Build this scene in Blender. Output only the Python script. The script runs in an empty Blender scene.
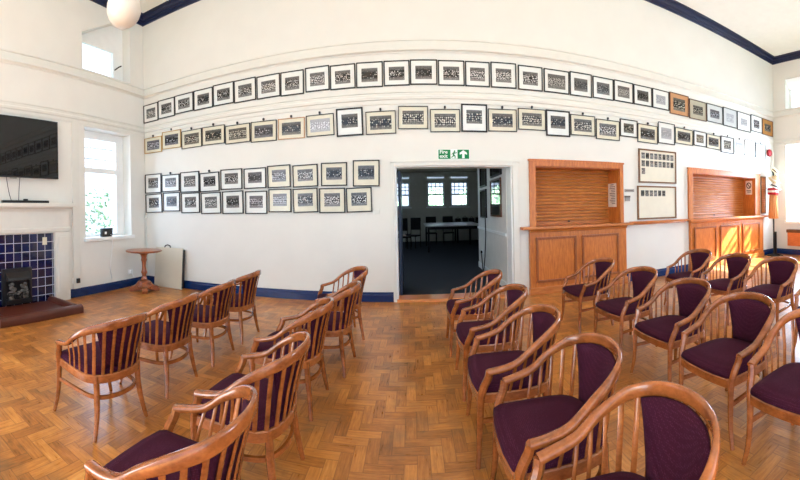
import bpy, bmesh, math, random
from mathutils import Vector, Matrix
PI = math.pi
random.seed(7)
scene = bpy.context.scene
COL = scene.collection

# ------------------------------------------------------------------ helpers
def link(o, parent=None):
    COL.objects.link(o)
    if parent: o.parent = parent
    return o

def tag(o, label=None, cat=None, group=None, kind=None):
    if label: o['label'] = label
    if cat: o['category'] = cat
    if group: o['group'] = group
    if kind: o['kind'] = kind
    return o

def thing(name, label, cat, loc=(0, 0, 0), rz=0, group=None):
    o = bpy.data.objects.new(name, None)
    o.empty_display_size = .1
    o.location = loc; o.rotation_euler = (0, 0, rz)
    link(o)
    return tag(o, label, cat, group)

class MB:
    """collects shapes into one mesh"""
    def __init__(s): s.bm = bmesh.new()
    def box(s, a, b, bevel=0):
        x0, y0, z0 = (min(a[i], b[i]) for i in range(3)); x1, y1, z1 = (max(a[i], b[i]) for i in range(3))
        v = [s.bm.verts.new(p) for p in [(x0,y0,z0),(x1,y0,z0),(x1,y1,z0),(x0,y1,z0),(x0,y0,z1),(x1,y0,z1),(x1,y1,z1),(x0,y1,z1)]]
        fs = [s.bm.faces.new([v[i] for i in f]) for f in [(3,2,1,0),(4,5,6,7),(0,1,5,4),(1,2,6,5),(2,3,7,6),(3,0,4,7)]]
        if bevel:
            es = list({e for f in fs for e in f.edges})
            bmesh.ops.bevel(s.bm, geom=es, offset=bevel, segments=2, affect='EDGES', profile=.7)
        return s
    def loft(s, rings, caps=True, closed=False):
        R = [[s.bm.verts.new(p) for p in r] for r in rings]
        n = len(R[0]); m = len(R)
        for i in range(m if closed else m-1):
            a, b = R[i], R[(i+1) % m]
            for j in range(n):
                s.bm.faces.new((a[j], a[(j+1) % n], b[(j+1) % n], b[j]))
        if caps and not closed:
            s.bm.faces.new(R[0][::-1]); s.bm.faces.new(R[-1])
        return s
    def lathe(s, prof, c=(0, 0, 0), n=32):
        rings = [[(c[0]+r*math.cos(2*PI*k/n), c[1]+r*math.sin(2*PI*k/n), c[2]+z) for k in range(n)] for r, z in prof]
        return s.loft(rings)
    def tube(s, pts, r, n=8):
        pts = [Vector(p) for p in pts]; rings = []
        rr = r if isinstance(r, (list, tuple)) else [r]*len(pts)
        up = None
        for i, p in enumerate(pts):
            t = (pts[min(i+1, len(pts)-1)]-pts[max(i-1, 0)]).normalized()
            if up is None: up = Vector((0, 0, 1)) if abs(t.z) < .9 else Vector((1, 0, 0))
            a = t.cross(up).normalized(); b = a.cross(t).normalized(); up = b
            rings.append([p+(a*math.cos(2*PI*k/n)+b*math.sin(2*PI*k/n))*rr[i] for k in range(n)])
        return s.loft(rings)
    def prism(s, poly, axis, a, b):
        """extrude polygon (2D) along axis from a to b. axis x: poly=(y,z); y: (x,z); z: (x,y)"""
        f = {'x': lambda p, t: (t, p[0], p[1]), 'y': lambda p, t: (p[0], t, p[1]), 'z': lambda p, t: (p[0], p[1], t)}[axis]
        return s.loft([[f(p, a) for p in poly], [f(p, b) for p in poly]])
    def sphere(s, c, r, sc=(1, 1, 1), u=24, v=14):
        rings = []
        for i in range(1, v):
            ph = PI*i/v
            rings.append([(c[0]+r*sc[0]*math.sin(ph)*math.cos(2*PI*k/u), c[1]+r*sc[1]*math.sin(ph)*math.sin(2*PI*k/u), c[2]+r*sc[2]*math.cos(ph)) for k in range(u)])
        return s.loft(rings)
    def build(s, name, mat, parent=None, smooth=False, angle=None):
        bmesh.ops.recalc_face_normals(s.bm, faces=s.bm.faces[:])
        me = bpy.data.meshes.new(name); s.bm.to_mesh(me); s.bm.free()
        me.materials.append(mat)
        if smooth or angle:
            me.polygons.foreach_set('use_smooth', [True]*len(me.polygons))
            if angle:
                try: me.set_sharp_from_angle(angle=math.radians(angle))
                except Exception: pass
        me.update()
        return link(bpy.data.objects.new(name, me), parent)

def struct(mb, name, mat, **k):
    return tag(mb.build(name, mat, **k), kind='structure')

def srgb(r, g, b):
    f = lambda c: (c/255/12.92) if c/255 <= .04045 else ((c/255+.055)/1.055)**2.4
    return (f(r), f(g), f(b), 1)

# ------------------------------------------------------------------ materials
class NT:
    def __init__(s, name):
        s.m = bpy.data.materials.new(name); s.m.use_nodes = True
        s.t = s.m.node_tree; s.n = s.t.nodes
        s.b = s.n.get('Principled BSDF'); s.out = s.n.get('Material Output')
    def node(s, ty, **k):
        n = s.n.new(ty)
        for a, v in k.items(): setattr(n, a, v)
        return n
    def set(s, sock, v):
        if hasattr(v, 'is_output') or isinstance(v, bpy.types.NodeSocket): s.t.links.new(v, sock)
        else: sock.default_value = v
    def math(s, op, a, b=0.0, c=None):
        n = s.node('ShaderNodeMath', operation=op); s.set(n.inputs[0], a); s.set(n.inputs[1], b)
        if c is not None: s.set(n.inputs[2], c)
        return n.outputs[0]
    def coords(s, kind='Object'):
        return s.node('ShaderNodeTexCoord').outputs[kind]
    def sep(s, v):
        n = s.node('ShaderNodeSeparateXYZ'); s.set(n.inputs[0], v); return n.outputs
    def comb(s, x, y, z=0.0):
        n = s.node('ShaderNodeCombineXYZ'); s.set(n.inputs[0], x); s.set(n.inputs[1], y); s.set(n.inputs[2], z); return n.outputs[0]
    def noise(s, vec, scale, detail=3, rough=.55):
        n = s.node('ShaderNodeTexNoise'); s.set(n.inputs['Vector'], vec); n.inputs['Scale'].default_value = scale
        n.inputs['Detail'].default_value = detail; n.inputs['Roughness'].default_value = rough; return n.outputs['Fac']
    def mapping(s, vec, scale=(1, 1, 1), rot=(0, 0, 0), loc=(0, 0, 0)):
        n = s.node('ShaderNodeMapping'); s.set(n.inputs[0], vec)
        s.set(n.inputs['Location'], loc); n.inputs['Rotation'].default_value = rot; n.inputs['Scale'].default_value = scale
        return n.outputs[0]
    def ramp(s, fac, stops, interp='LINEAR'):
        n = s.node('ShaderNodeValToRGB'); s.set(n.inputs[0], fac); cr = n.color_ramp; cr.interpolation = interp
        while len(cr.elements) < len(stops): cr.elements.new(.5)
        for e, (p, c) in zip(cr.elements, stops): e.position = p; e.color = c
        return n.outputs[0]
    def mix(s, fac, a, b, blend='MIX'):
        n = s.node('ShaderNodeMix', data_type='RGBA', blend_type=blend)
        s.set(n.inputs['Factor'], fac); s.set(n.inputs['A'], a); s.set(n.inputs['B'], b)
        return n.outputs['Result']
    def bump(s, h, strength=.2, dist=.01):
        n = s.node('ShaderNodeBump'); n.inputs['Strength'].default_value = strength; n.inputs['Distance'].default_value = dist
        s.set(n.inputs['Height'], h); s.t.links.new(n.outputs[0], s.b.inputs['Normal'])
    def p(s, **k):
        for a, v in k.items(): s.set(s.b.inputs[a.replace('_', ' ')], v)
        return s

def plain(name, c, rough=.5, spec=.5, metal=0, var=.04, scale=6, coat=0):
    """painted / moulded surface with a faint procedural mottle"""
    t = NT(name); f = t.noise(t.coords(), scale)
    lo = tuple(max(0, x*(1-var)) for x in c[:3])+(1,); hi = tuple(min(1, x*(1+var)) for x in c[:3])+(1,)
    t.p(Base_Color=t.ramp(f, [(.3, lo), (.7, hi)]), Roughness=rough, Metallic=metal, Coat_Weight=coat)
    t.b.inputs['Specular IOR Level'].default_value = spec
    return t.m

def wood(name, dark, light, rough=.32, scale=(3, 3, 22), coat=.25, rnd=.12):
    t = NT(name); v = t.coords()
    oi = t.node('ShaderNodeObjectInfo').outputs['Random']
    off = t.math('MULTIPLY', oi, 31.0)
    mp = t.mapping(v, scale, loc=t.comb(off, off, off))
    g = t.noise(mp, 3.2, 5, .6)
    fine = t.noise(t.mapping(v, tuple(x*4 for x in scale)), 5, 3, .6)
    f = t.math('ADD', t.math('MULTIPLY', g, .75), t.math('MULTIPLY', fine, .25))
    f = t.math('ADD', f, t.math('MULTIPLY', t.math('SUBTRACT', oi, .5), rnd))
    t.p(Base_Color=t.ramp(f, [(.3, dark), (.68, light)]), Roughness=rough, Coat_Weight=coat, Coat_Roughness=.15)
    return t.m

def cloth(name, base, dot, cell):
    t = NT(name); v = t.coords()
    ch = t.node('ShaderNodeTexVoronoi'); t.set(ch.inputs['Vector'], v); ch.inputs['Scale'].default_value = 1/cell; ch.inputs['Randomness'].default_value = .35
    f = t.ramp(ch.outputs['Distance'], [(.22, (1, 1, 1, 1)), (.42, (0, 0, 0, 1))])
    w = t.noise(v, 60, 2)
    fm = t.math('MULTIPLY', f, t.math('MULTIPLY', w, 1.2))
    t.p(Base_Color=t.mix(fm, base, dot), Roughness=.9, Sheen_Weight=.0)
    t.b.inputs['Specular IOR Level'].default_value = .15
    t.bump(ch.outputs['Distance'], .35, .003)
    return t.m

M = {}
M['wall'] = plain('cream wall paint', srgb(226, 225, 216), .7, .25, var=.02, scale=2)
M['trim'] = plain('cream gloss trim', srgb(222, 221, 211), .4, .4, var=.02)
M['white'] = plain('white gloss paint', srgb(238, 240, 237), .35, .4, var=.02)
M['ceil'] = plain('white ceiling paint', srgb(232, 233, 225), .8, .2, var=.02)
M['blue'] = plain('navy blue gloss paint', srgb(14, 42, 92), .25, .5, var=.15, scale=9)
M['navy'] = plain('dark navy moulding paint', srgb(22, 30, 66), .3, .5, var=.15, scale=9)
M['black'] = plain('black painted metal', srgb(24, 24, 26), .4, .5)
M['blackmat'] = plain('matt black', srgb(10, 10, 11), .8, .3)
M['blackpl'] = plain('black plastic', srgb(22, 22, 24), .3, .5)
M['frame_black'] = plain('black picture frame', srgb(26, 24, 22), .4, .4)
M['frame_brown'] = wood('brown picture frame', srgb(70, 42, 22), srgb(104, 66, 36))
M['frame_gold'] = plain('gilt picture frame', srgb(176, 140, 66), .35, .5, metal=.3)
M['frame_tan'] = wood('tan picture frame', srgb(160, 116, 66), srgb(190, 146, 90))
M['frame_oak'] = wood('oak board frame', srgb(92, 60, 24), srgb(128, 90, 46))
M['mount'] = plain('white picture mount', srgb(226, 228, 222), .22, .5, var=.02)
M['board'] = plain('cream board sheet', srgb(222, 217, 196), .3, .5, var=.03)
M['mount_cream'] = plain('cream picture mount', srgb(216, 211, 186), .22, .5, var=.04)
M['mount_tan'] = plain('tan picture mount', srgb(186, 142, 98), .25, .5, var=.08)
M['mount_grey'] = plain('grey picture mount', srgb(172, 168, 146), .22, .5, var=.04)
M['mount_pale'] = plain('pale blue white print', srgb(196, 199, 196), .15, .5, var=.03)
M['mount_gold'] = plain('golden brown mount', srgb(170, 124, 58), .25, .5, var=.08)
M['chair_wood'] = wood('polished chair wood', srgb(112, 60, 22), srgb(172, 102, 44), .22, (3, 3, 5), .5)
M['purple'] = cloth('plum upholstery', srgb(54, 16, 36), srgb(84, 38, 58), .0085)
M['oak'] = wood('orange varnished oak', srgb(160, 84, 14), srgb(208, 128, 40), .35, (10, 10, 1.6), .2, 0)
M['oak_h'] = wood('orange varnished oak rail', srgb(158, 86, 22), srgb(206, 132, 54), .35, (1.6, 10, 10), .2, 0)
M['oak_shade'] = wood('shade-toned oak moulding', srgb(118, 60, 14), srgb(160, 92, 32), .35, (10, 10, 1.6), .2, 0)  # oak darkened to paint shade into the panel borders
M['shutter'] = wood('oak shutter slats', srgb(166, 98, 28), srgb(204, 132, 52), .4, (1.0, 5, 5), .15, .2)
M['table_wood'] = wood('reddish table wood', srgb(100, 50, 18), srgb(160, 88, 38), .3, (8, 8, 8), .3)
M['hearth'] = plain('red brown quarry tile', srgb(84, 40, 26), .35, .5, var=.18, scale=5)
M['panel_grey'] = plain('pale grey laminate', srgb(208, 202, 180), .4, .4, var=.02)
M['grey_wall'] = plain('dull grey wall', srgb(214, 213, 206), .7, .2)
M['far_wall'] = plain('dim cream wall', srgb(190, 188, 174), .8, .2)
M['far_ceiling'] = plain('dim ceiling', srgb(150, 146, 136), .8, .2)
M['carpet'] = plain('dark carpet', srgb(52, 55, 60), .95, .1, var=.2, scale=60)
M['door_blue'] = plain('dark blue door paint', srgb(36, 48, 70), .4, .4)
M['green'] = plain('green sign', srgb(18, 122, 52), .4, .4)
M['signwhite'] = plain('sign white', srgb(238, 246, 238), .5, .3, var=.01)
M['paper'] = plain('paper', srgb(228, 214, 198), .8, .2)
M['ink'] = plain('grey ink', srgb(110, 100, 92), .8, .2)
M['darkink'] = plain('dark ink', srgb(40, 30, 30), .8, .2)
M['steel'] = plain('grey metal plate', srgb(150, 148, 142), .35, .5, metal=.5)
M['red'] = plain('red plastic', srgb(150, 26, 34), .4, .5)
M['redcloth'] = plain('red ribbon', srgb(178, 34, 40), .8, .2)
M['straw'] = plain('straw', srgb(214, 192, 146), .85, .2, var=.15, scale=70)
M['tancloth'] = plain('orange tan cloth', srgb(208, 148, 90), .9, .2, var=.14, scale=40)
M['whitecloth'] = plain('white cloth', srgb(238, 230, 218), .9, .2)
M['tabletop'] = plain('pale grey table top', srgb(186, 184, 174), .35, .5)
M['leaf'] = plain('pale leaves', srgb(196, 222, 168), .7, .2, var=.2, scale=3)
M['coal'] = plain('ash grey coals', srgb(116, 110, 102), .9, .1, var=.5, scale=14)
M['heater'] = wood('orange box wood', srgb(186, 96, 38), srgb(214, 124, 58), .4, (2, 2, 10), .2, 0)

def glass_mat(name, tint=(1, 1, 1, 1), refl=.06):
    t = NT(name); t.n.remove(t.b)
    tr = t.node('ShaderNodeBsdfTransparent'); tr.inputs[0].default_value = tint
    gl = t.node('ShaderNodeBsdfGlossy'); gl.inputs['Roughness'].default_value = .02
    f = t.noise(t.coords(), 2.0); fac = t.math('MULTIPLY', f, refl*2)
    mx = t.node('ShaderNodeMixShader'); t.set(mx.inputs[0], fac)
    t.t.links.new(tr.outputs[0], mx.inputs[1]); t.t.links.new(gl.outputs[0], mx.inputs[2])
    t.t.links.new(mx.outputs[0], t.out.inputs[0]); return t.m
M['glass'] = glass_mat('window glass')

def globe_mat():
    t = NT('opal glass'); f = t.noise(t.coords(), 3)
    t.p(Base_Color=t.ramp(f, [(.3, srgb(212, 207, 194)), (.7, srgb(220, 215, 203))]), Roughness=.35, Subsurface_Weight=.0)
    return t.m
M['opal'] = globe_mat()

def tube_mat():
    t = NT('lit tube'); f = t.noise(t.coords(), 3)
    t.p(Base_Color=t.ramp(f, [(.3, (.9, .9, .9, 1)), (.7, (1, 1, 1, 1))]), Emission_Color=(1, 1, .95, 1), Emission_Strength=.5)
    return t.m
M['tube'] = tube_mat()

def screen_mat():
    t = NT('black screen'); f = t.noise(t.coords(), 1.5)
    t.p(Base_Color=t.ramp(f, [(.3, srgb(14, 14, 16)), (.7, srgb(22, 22, 24))]), Roughness=.03, IOR=1.5)
    t.b.inputs['Specular IOR Level'].default_value = .45
    return t.m
M['screen'] = screen_mat()

def photo_mat(name, tone, seed, lo=.0, hi=1.0, rows=4):
    """old group photograph: building at the top, rows of pale faces and shirts, grass below"""
    t = NT(name); g = t.coords('Generated'); s = t.sep(g)
    oi = t.node('ShaderNodeObjectInfo').outputs['Random']
    off = t.math('ADD', t.math('MULTIPLY', oi, 47.0), seed)
    v3 = t.comb(s[0], s[2], off)
    vo = t.node('ShaderNodeTexVoronoi'); t.set(vo.inputs['Vector'], t.mapping(v3, (11, rows*2.0, 1))); vo.inputs['Scale'].default_value = 1; vo.inputs['Randomness'].default_value = .45
    blobs = t.ramp(vo.outputs['Distance'], [(.2, (1, 1, 1, 1)), (.46, (0, 0, 0, 1))])
    band = t.ramp(s[2], [(.0, (0, 0, 0, 1)), (.16, (.25, .25, .25, 1)), (.3, (1, 1, 1, 1)), (.68, (1, 1, 1, 1)), (.8, (.1, .1, .1, 1)), (1, (.0, .0, .0, 1))])
    wav = t.noise(t.mapping(v3, (3, 2, 1)), 2, 2)
    people = t.math('MULTIPLY', t.math('MULTIPLY', blobs, band), t.math('ADD', wav, .25))
    back = t.noise(t.mapping(v3, (4, 6, 1)), 2.2, 4)
    top = t.ramp(s[2], [(.0, (.3, .3, .3, 1)), (.2, (.14, .14, .14, 1)), (.28, (.0, .0, .0, 1)), (.68, (.0, .0, .0, 1)), (.8, (.1, .1, .1, 1)), (1, (.2, .2, .2, 1))])
    base = t.math('MULTIPLY', top, t.math('ADD', t.math('MULTIPLY', back, 1.3), .1))
    val = t.math('ADD', base, t.math('MULTIPLY', people, 1.35))
    c0 = tuple(lo*x for x in tone)+(1,); c1 = tuple(hi*x for x in tone)+(1,)
    t.p(Base_Color=t.ramp(val, [(.0, c0), (.85, c1)]), Roughness=.2)
    return t.m
M['photo_bw'] = photo_mat('black and white photograph', (1, .98, .93), 3, .012, .75, 4)
M['photo_dense'] = photo_mat('crowded photograph', (1, .97, .88), 9, .02, .6, 7)
M['photo_sepia'] = photo_mat('sepia photograph', (1, .93, .74), 17, .014, .62, 3)
M['photo_purple'] = photo_mat('faded photograph', (.95, .93, 1), 23, .02, .66, 3)
M['photo_faint'] = photo_mat('faint photograph', (.97, .98, 1), 31, .3, .85, 4)

def floor_mat():
    t = NT('herringbone parquet'); s = t.sep(t.coords()); W, L = .078, 3.0
    fl = lambda a: t.math('FLOOR', a)
    X = t.math('DIVIDE', s[0], W); Y = t.math('DIVIDE', s[1], W)
    i, j = fl(X), fl(Y); fx, fy = t.math('SUBTRACT', X, i), t.math('SUBTRACT', Y, j)
    k = t.math('FLOORED_MODULO', t.math('SUBTRACT', i, j), 2*L)
    isv = t.math('GREATER_THAN', k, L-.5); ish = t.math('SUBTRACT', 1.0, isv)
    kv = t.math('SUBTRACT', k, L)
    def sel(h, v): return t.math('ADD', t.math('MULTIPLY', h, ish), t.math('MULTIPLY', v, isv))
    idx = sel(t.math('SUBTRACT', i, k), t.math('ADD', i, 137.0)); idy = sel(j, t.math('ADD', j, kv))
    along = sel(t.math('ADD', k, fx), t.math('ADD', kv, t.math('SUBTRACT', 1.0, fy)))
    across = sel(fy, fx)
    wn = t.node('ShaderNodeTexWhiteNoise'); wn.noise_dimensions = '3D'; t.set(wn.inputs['Vector'], t.comb(idx, idy, isv))
    r = wn.outputs['Value']
    gv = t.comb(t.math('MULTIPLY', along, .25), t.math('MULTIPLY', across, 2.2), t.math('MULTIPLY', r, 50.0))
    grain = t.noise(gv, 2.4, 5, .65)
    patch = t.noise(t.comb(s[0], s[1], 0.0), 1.3, 5, .7)
    f = t.math('ADD', t.math('MULTIPLY', r, .25), t.math('MULTIPLY', grain, .66))
    f = t.math('ADD', f, t.math('MULTIPLY', t.math('SUBTRACT', patch, .5), .75))
    col = t.ramp(f, [(.15, srgb(108, 66, 18)), (.40, srgb(164, 104, 34)), (.62, srgb(198, 134, 50)), (.85, srgb(222, 168, 84))])
    def edge(a, n, w): # distance to nearest end
        return t.math('LESS_THAN', t.math('MINIMUM', a, t.math('SUBTRACT', n, a)), w)
    e = t.math('MAXIMUM', edge(across, 1.0, .035), edge(along, L, .035))
    spot = t.ramp(t.noise(t.comb(s[0], s[1], 0.0), 9, 2), [(.68, (0, 0, 0, 1)), (.76, (1, 1, 1, 1))])
    col = t.mix(t.math('MULTIPLY', spot, .45), col, srgb(80, 44, 20))
    grey = t.ramp(t.noise(t.comb(s[0], s[1], 7.0), 3.1, 4, .65), [(.5, (0, 0, 0, 1)), (.7, (1, 1, 1, 1))])
    col = t.mix(t.math('MULTIPLY', grey, .5), col, srgb(128, 100, 62))
    col = t.mix(t.math('MULTIPLY', e, .38), col, srgb(66, 36, 16))
    rough = t.math('ADD', t.math('MULTIPLY', grain, .22), .2)
    t.p(Base_Color=col, Roughness=rough, Coat_Weight=.12, Coat_Roughness=.2)
    t.bump(t.math('SUBTRACT', t.math('MULTIPLY', grain, .3), e), .25, .003)
    return t.m
M['floor'] = floor_mat()

def tile_mat():
    t = NT('glazed navy tiles'); s = t.sep(t.coords()); W = .15
    Y = t.math('DIVIDE', t.math('SUBTRACT', s[1], 3.41), W); Z = t.math('DIVIDE', t.math('SUBTRACT', s[2], 1.19), W)
    i, j = t.math('FLOOR', Y), t.math('FLOOR', Z); a, b = t.math('SUBTRACT', Y, i), t.math('SUBTRACT', Z, j)
    d = t.math('MINIMUM', t.math('MINIMUM', a, t.math('SUBTRACT', 1.0, a)), t.math('MINIMUM', b, t.math('SUBTRACT', 1.0, b)))
    gr = t.math('LESS_THAN', d, .035)
    wn = t.node('ShaderNodeTexWhiteNoise'); t.set(wn.inputs['Vector'], t.comb(i, j, 1.0))
    c = t.ramp(wn.outputs['Value'], [(0, srgb(9, 12, 48)), (1, srgb(20, 26, 78))])
    t.p(Base_Color=t.mix(gr, c, srgb(190, 188, 196)), Roughness=t.math('ADD', t.math('MULTIPLY', gr, .5), .1), Coat_Weight=.5)
    t.bump(t.math('SUBTRACT', 1.0, gr), .4, .004)
    return t.m
M['tiles'] = tile_mat()

# ------------------------------------------------------------------ room dimensions
D, WL, WR, CZ, Y0 = 5.81, -5.305, 9.09, 5.74, -3.2
def grid_wall(axis, u_cuts, z_cuts, holes, c0, c1):
    """wall slab with rectangular holes. axis 'y': slab lies along x at y=c0..c1, axis 'x': along y at x=c0..c1."""
    m = MB(); bm = m.bm
    P = (lambda u, c, z: (u, c, z)) if axis == 'y' else (lambda u, c, z: (c, u, z))
    nu, nz = len(u_cuts)-1, len(z_cuts)-1
    def solid(i, k):
        if not (0 <= i < nu and 0 <= k < nz): return False
        u = (u_cuts[i]+u_cuts[i+1])/2; z = (z_cuts[k]+z_cuts[k+1])/2
        return not any(a < u < b and c < z < d for a, b, c, d in holes)
    cache = {}
    def V(*p):
        q = tuple(round(x, 5) for x in P(*p))
        if q not in cache: cache[q] = bm.verts.new(q)
        return cache[q]
    for i in range(nu):
        for k in range(nz):
            if not solid(i, k): continue
            a, b, c, d = u_cuts[i], u_cuts[i+1], z_cuts[k], z_cuts[k+1]
            for cc in (c0, c1): bm.faces.new((V(a, cc, c), V(b, cc, c), V(b, cc, d), V(a, cc, d)))
            if not solid(i-1, k): bm.faces.new((V(a, c0, c), V(a, c1, c), V(a, c1, d), V(a, c0, d)))
            if not solid(i+1, k): bm.faces.new((V(b, c0, c), V(b, c1, c), V(b, c1, d), V(b, c0, d)))
            if not solid(i, k-1): bm.faces.new((V(a, c0, c), V(b, c0, c), V(b, c1, c), V(a, c1, c)))
            if not solid(i, k+1): bm.faces.new((V(a, c0, d), V(b, c0, d), V(b, c1, d), V(a, c1, d)))
    return m
def cuts(lo, hi, *xs): return sorted({lo, hi, *xs})

DOOR = (-.285, 1.665, 0, 2.19)
H1 = (2.05, 3.76, 1.15, 2.19); H2 = (5.68, 8.10, 1.15, 2.20)
WIN1 = (4.15, 5.36, 1.04, 3.15); WIN2 = (4.13, 5.40, 4.22, 5.45)
WIN3 = (3.55, 5.37, .95, 3.28); WIN4 = (3.6, 5.38, 4.22, 5.10)
holes = [DOOR, H1, H2]
struct(grid_wall('y', cuts(WL-.3, WR+.3, *[h[i] for h in holes for i in (0, 1)]), cuts(0, CZ, *[h[i] for h in holes for i in (2, 3)]), holes, D, D+.28), 'wall_back', M['wall'])
hl = [WIN1, WIN2]
struct(grid_wall('x', cuts(Y0, D, *[h[i] for h in hl for i in (0, 1)]), cuts(0, CZ, *[h[i] for h in hl for i in (2, 3)]), hl, WL-.3, WL), 'wall_left', M['wall'])
hr = [WIN3, WIN4]
struct(grid_wall('x', cuts(Y0, D, *[h[i] for h in hr for i in (0, 1)]), cuts(0, CZ, *[h[i] for h in hr for i in (2, 3)]), hr, WR, WR+.3), 'wall_right', M['wall'])
struct(MB().box((WL-.3, Y0, -.1), (WR+.3, D+.02, 0)), 'floor', M['floor'])
struct(MB().box((WL-.3, Y0, CZ), (WR+.3, D+.28, CZ+.1)), 'ceiling', M['ceil'])

# mouldings: profile of (projection, z)
def run(name, mat, prof, back=None, left=None, right=None, k=0):
    m = MB()
    if back: m.prism([(D-p, z) for p, z in prof], 'x', *back)
    if left: m.prism([(WL+p, z) for p, z in prof], 'y', *left)
    if right: m.prism([(WR-p, z) for p, z in prof], 'y', *right)
    return struct(m, name, mat)
corn = [(0, 4.0), (.016, 4.0), (.02, 4.02), (.06, 4.03), (.065, 4.045), (.06, 4.06), (.02, 4.075), (.014, 4.19), (.034, 4.20), (.034, 4.225), (0, 4.24)]
run('trim_1', M['trim'], corn, (WL, WR), (Y0, D), (Y0, D))
pic = [(0, 3.185), (.018, 3.185), (.018, 3.25), (.038, 3.258), (.042, 3.30), (.018, 3.315), (.018, 3.36), (.034, 3.366), (.034, 3.384), (0, 3.39)]
run('trim_2', M['trim'], pic, (WL, WR), (Y0, D), (Y0, D))
mould = [(0, 5.60), (.03, 5.60), (.035, 5.64), (.06, 5.645), (.065, 5.68), (.10, 5.69), (.12, 5.735), (.2, CZ), (0, CZ)]
run('trim_3', M['navy'], mould, (WL, WR), (Y0, D), (Y0, D))
sk = [(0, 0), (.022, 0), (.022, .11), (.012, .125), (.012, .145), (0, .155)]
struct(MB().prism([(D-p, z) for p, z in sk], 'x', WL+.022, -.33), 'baseboard_back_left', M['blue'])
struct(MB().prism([(D-p, z) for p, z in sk], 'x', 3.9, 5.58), 'baseboard_back_middle', M['blue'])
struct(MB().prism([(D-p, z) for p, z in sk], 'x', 8.45, WR-.022), 'baseboard_back_right', M['blue'])
struct(MB().prism([(WL+p, z) for p, z in sk], 'y', 3.77, D), 'baseboard_left', M['blue'])
struct(MB().prism([(WR-p, z) for p, z in sk], 'y', Y0, D), 'baseboard_right', M['blue'])

struct(MB().box((WR+.3, Y0, 5.45), (WR+2.0, D+.3, 5.6)), 'added_eave', M['white'])  # added overhang, unseen, keeps the sun out of the upper right window
struct(MB().box((WL, 3.84, .155), (WL+.022, 4.0, 3.185), .005), 'trim_7', M['trim'])
# ---- windows
def window(name, X, out, y0, y1, z0, z1, glass_z1, transom, hbars, vbars, stile=.07, sill=True, far=None, bw=.012):
    """window in a side wall; X is the wall face, out=+-1 the outward x direction"""
    g = X+out*.25
    fr = MB()
    def bar(ya, yb, za, zb, th=.05): fr.box((g-.025-th/2+.025, ya, za), (g+th/2, yb, zb))
    far = far or stile
    bar(y0, y0+stile, z0, z1); bar(y1-far, y1, z0, z1); bar(y0+stile, y1-far, z0, z0+.07); bar(y0+stile, y1-far, glass_z1, z1)
    if transom: bar(y0+stile, y1-far, transom-.05, transom+.05, .07)
    if far > stile: bar(y1-far-.025, y1-far+.03, z0+.071, glass_z1-.001, .085)
    f = tag(fr.build(name, M['white']), kind='structure')
    if hbars or vbars:
        b = MB(); zlo = (transom or z0)+.05
        for z in hbars: b.box((g-.012, y0+stile, z-bw), (g+.012, y1-far, z+bw))
        for y in vbars: b.box((g-.01, y-.009, zlo), (g+.01, y+.009, glass_z1))
        b.build('glazing_bar', M['white'], f)
    MB().box((g-.003, y0+stile+.001, z0+.071), (g+.003, y1-far-.001, glass_z1-.001)).build('pane', M['glass'], f)
    if sill:
        MB().box((X+out*.22, y0-.0, z0-.0), (X-out*.0, y1, z0+.02)).build('sill', M['white'], f)
        MB().box((X, y0-.05, z0-.045), (X-out*.05, y1+.05, z0+.02), .008).build('sill_nosing', M['white'], f)
    return f
window('window_1', WL, -1, *WIN1, 2.99, 2.37, (2.60, 2.82), (4.5, 4.87), .07, far=.20)
w2 = window('window_2', WL, -1, *WIN2, 4.88, None, (), (), .07, sill=False, far=.27)
# splayed head above the small upper window, stay with a black handle
MB().prism([(4.125, 4.93), (5.08, 5.452), (4.125, 5.452)], 'x', WL-.24, WL).build('splayed_head', M['wall'], w2)
MB().tube([(WL-.21, 5.14, 4.52), (WL-.13, 5.2, 4.58), (WL-.1, 5.24, 4.6)], .014).build('stay_handle', M['black'], w2)
window('window_3', WR, 1, *WIN3, 3.2, 2.36, (1.25, 1.5, 1.75, 2.0, 2.6, 2.85), (4.0, 4.6, 5.0), .07, bw=.035)
w4 = window('window_4', WR, 1, *WIN4, 4.82, None, (), (), .08, sill=False)
MB().prism([(WR+.24, 4.83), (WR+.002, 5.09), (WR+.24, 5.09)], 'y', WIN4[0], WIN4[1]).build('soffit', M['white'], w4)

# ---- doorway and the dim room behind it
dr = MB()
for a, b in ((-.328, -.275), (1.655, 1.76)):
    dr.box((a, D-.045, 0), (b, D, 2.245), .008)
dr.box((-.275, D-.045, 2.18), (1.655, D, 2.245), .008)
dr.box((-.345, D-.06, 2.24), (1.78, D, 2.27), .006)
d1 = struct(dr, 'door_1', M['trim'])
lin = MB(); lin.box((-.285, D, 0), (-.25, D+.28, 2.19)); lin.box((1.63, D, 0), (1.665, D+.28, 2.19)); lin.box((-.25, D, 2.165), (1.63, D+.28, 2.19))
lin.build('door_lining', M['white'], d1)
dl = MB(); dl.box((-.24, D+.29, .035), (-.195, D+1.1, 2.14)); dl.build('door_leaf', M['door_blue'], d1)
MB().tube([(-.195, D+.98, 1.0), (-.14, D+.98, 1.0), (-.14, D+.88, 1.0)], .011).build('door_handle', M['steel'], d1)
struct(MB().prism([(D-.06, 0), (D+.28, 0), (D+.28, .04), (D-.03, .04)], 'x', -.275, 1.655), 'trim_4', M['oak_h'])
FY, FX0, FX1, FCZ = 16.0, -3.2, 5.6, 3.1
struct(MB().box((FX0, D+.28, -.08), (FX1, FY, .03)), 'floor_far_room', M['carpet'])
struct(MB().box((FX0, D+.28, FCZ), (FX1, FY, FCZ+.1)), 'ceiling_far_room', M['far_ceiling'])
fw = [(-.95, -.1, 1.56, 2.66), (.66, 1.44, 1.56, 2.66), (1.70, 2.5, 1.56, 2.66), (3.2, 4.0, 1.56, 2.66)]
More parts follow.
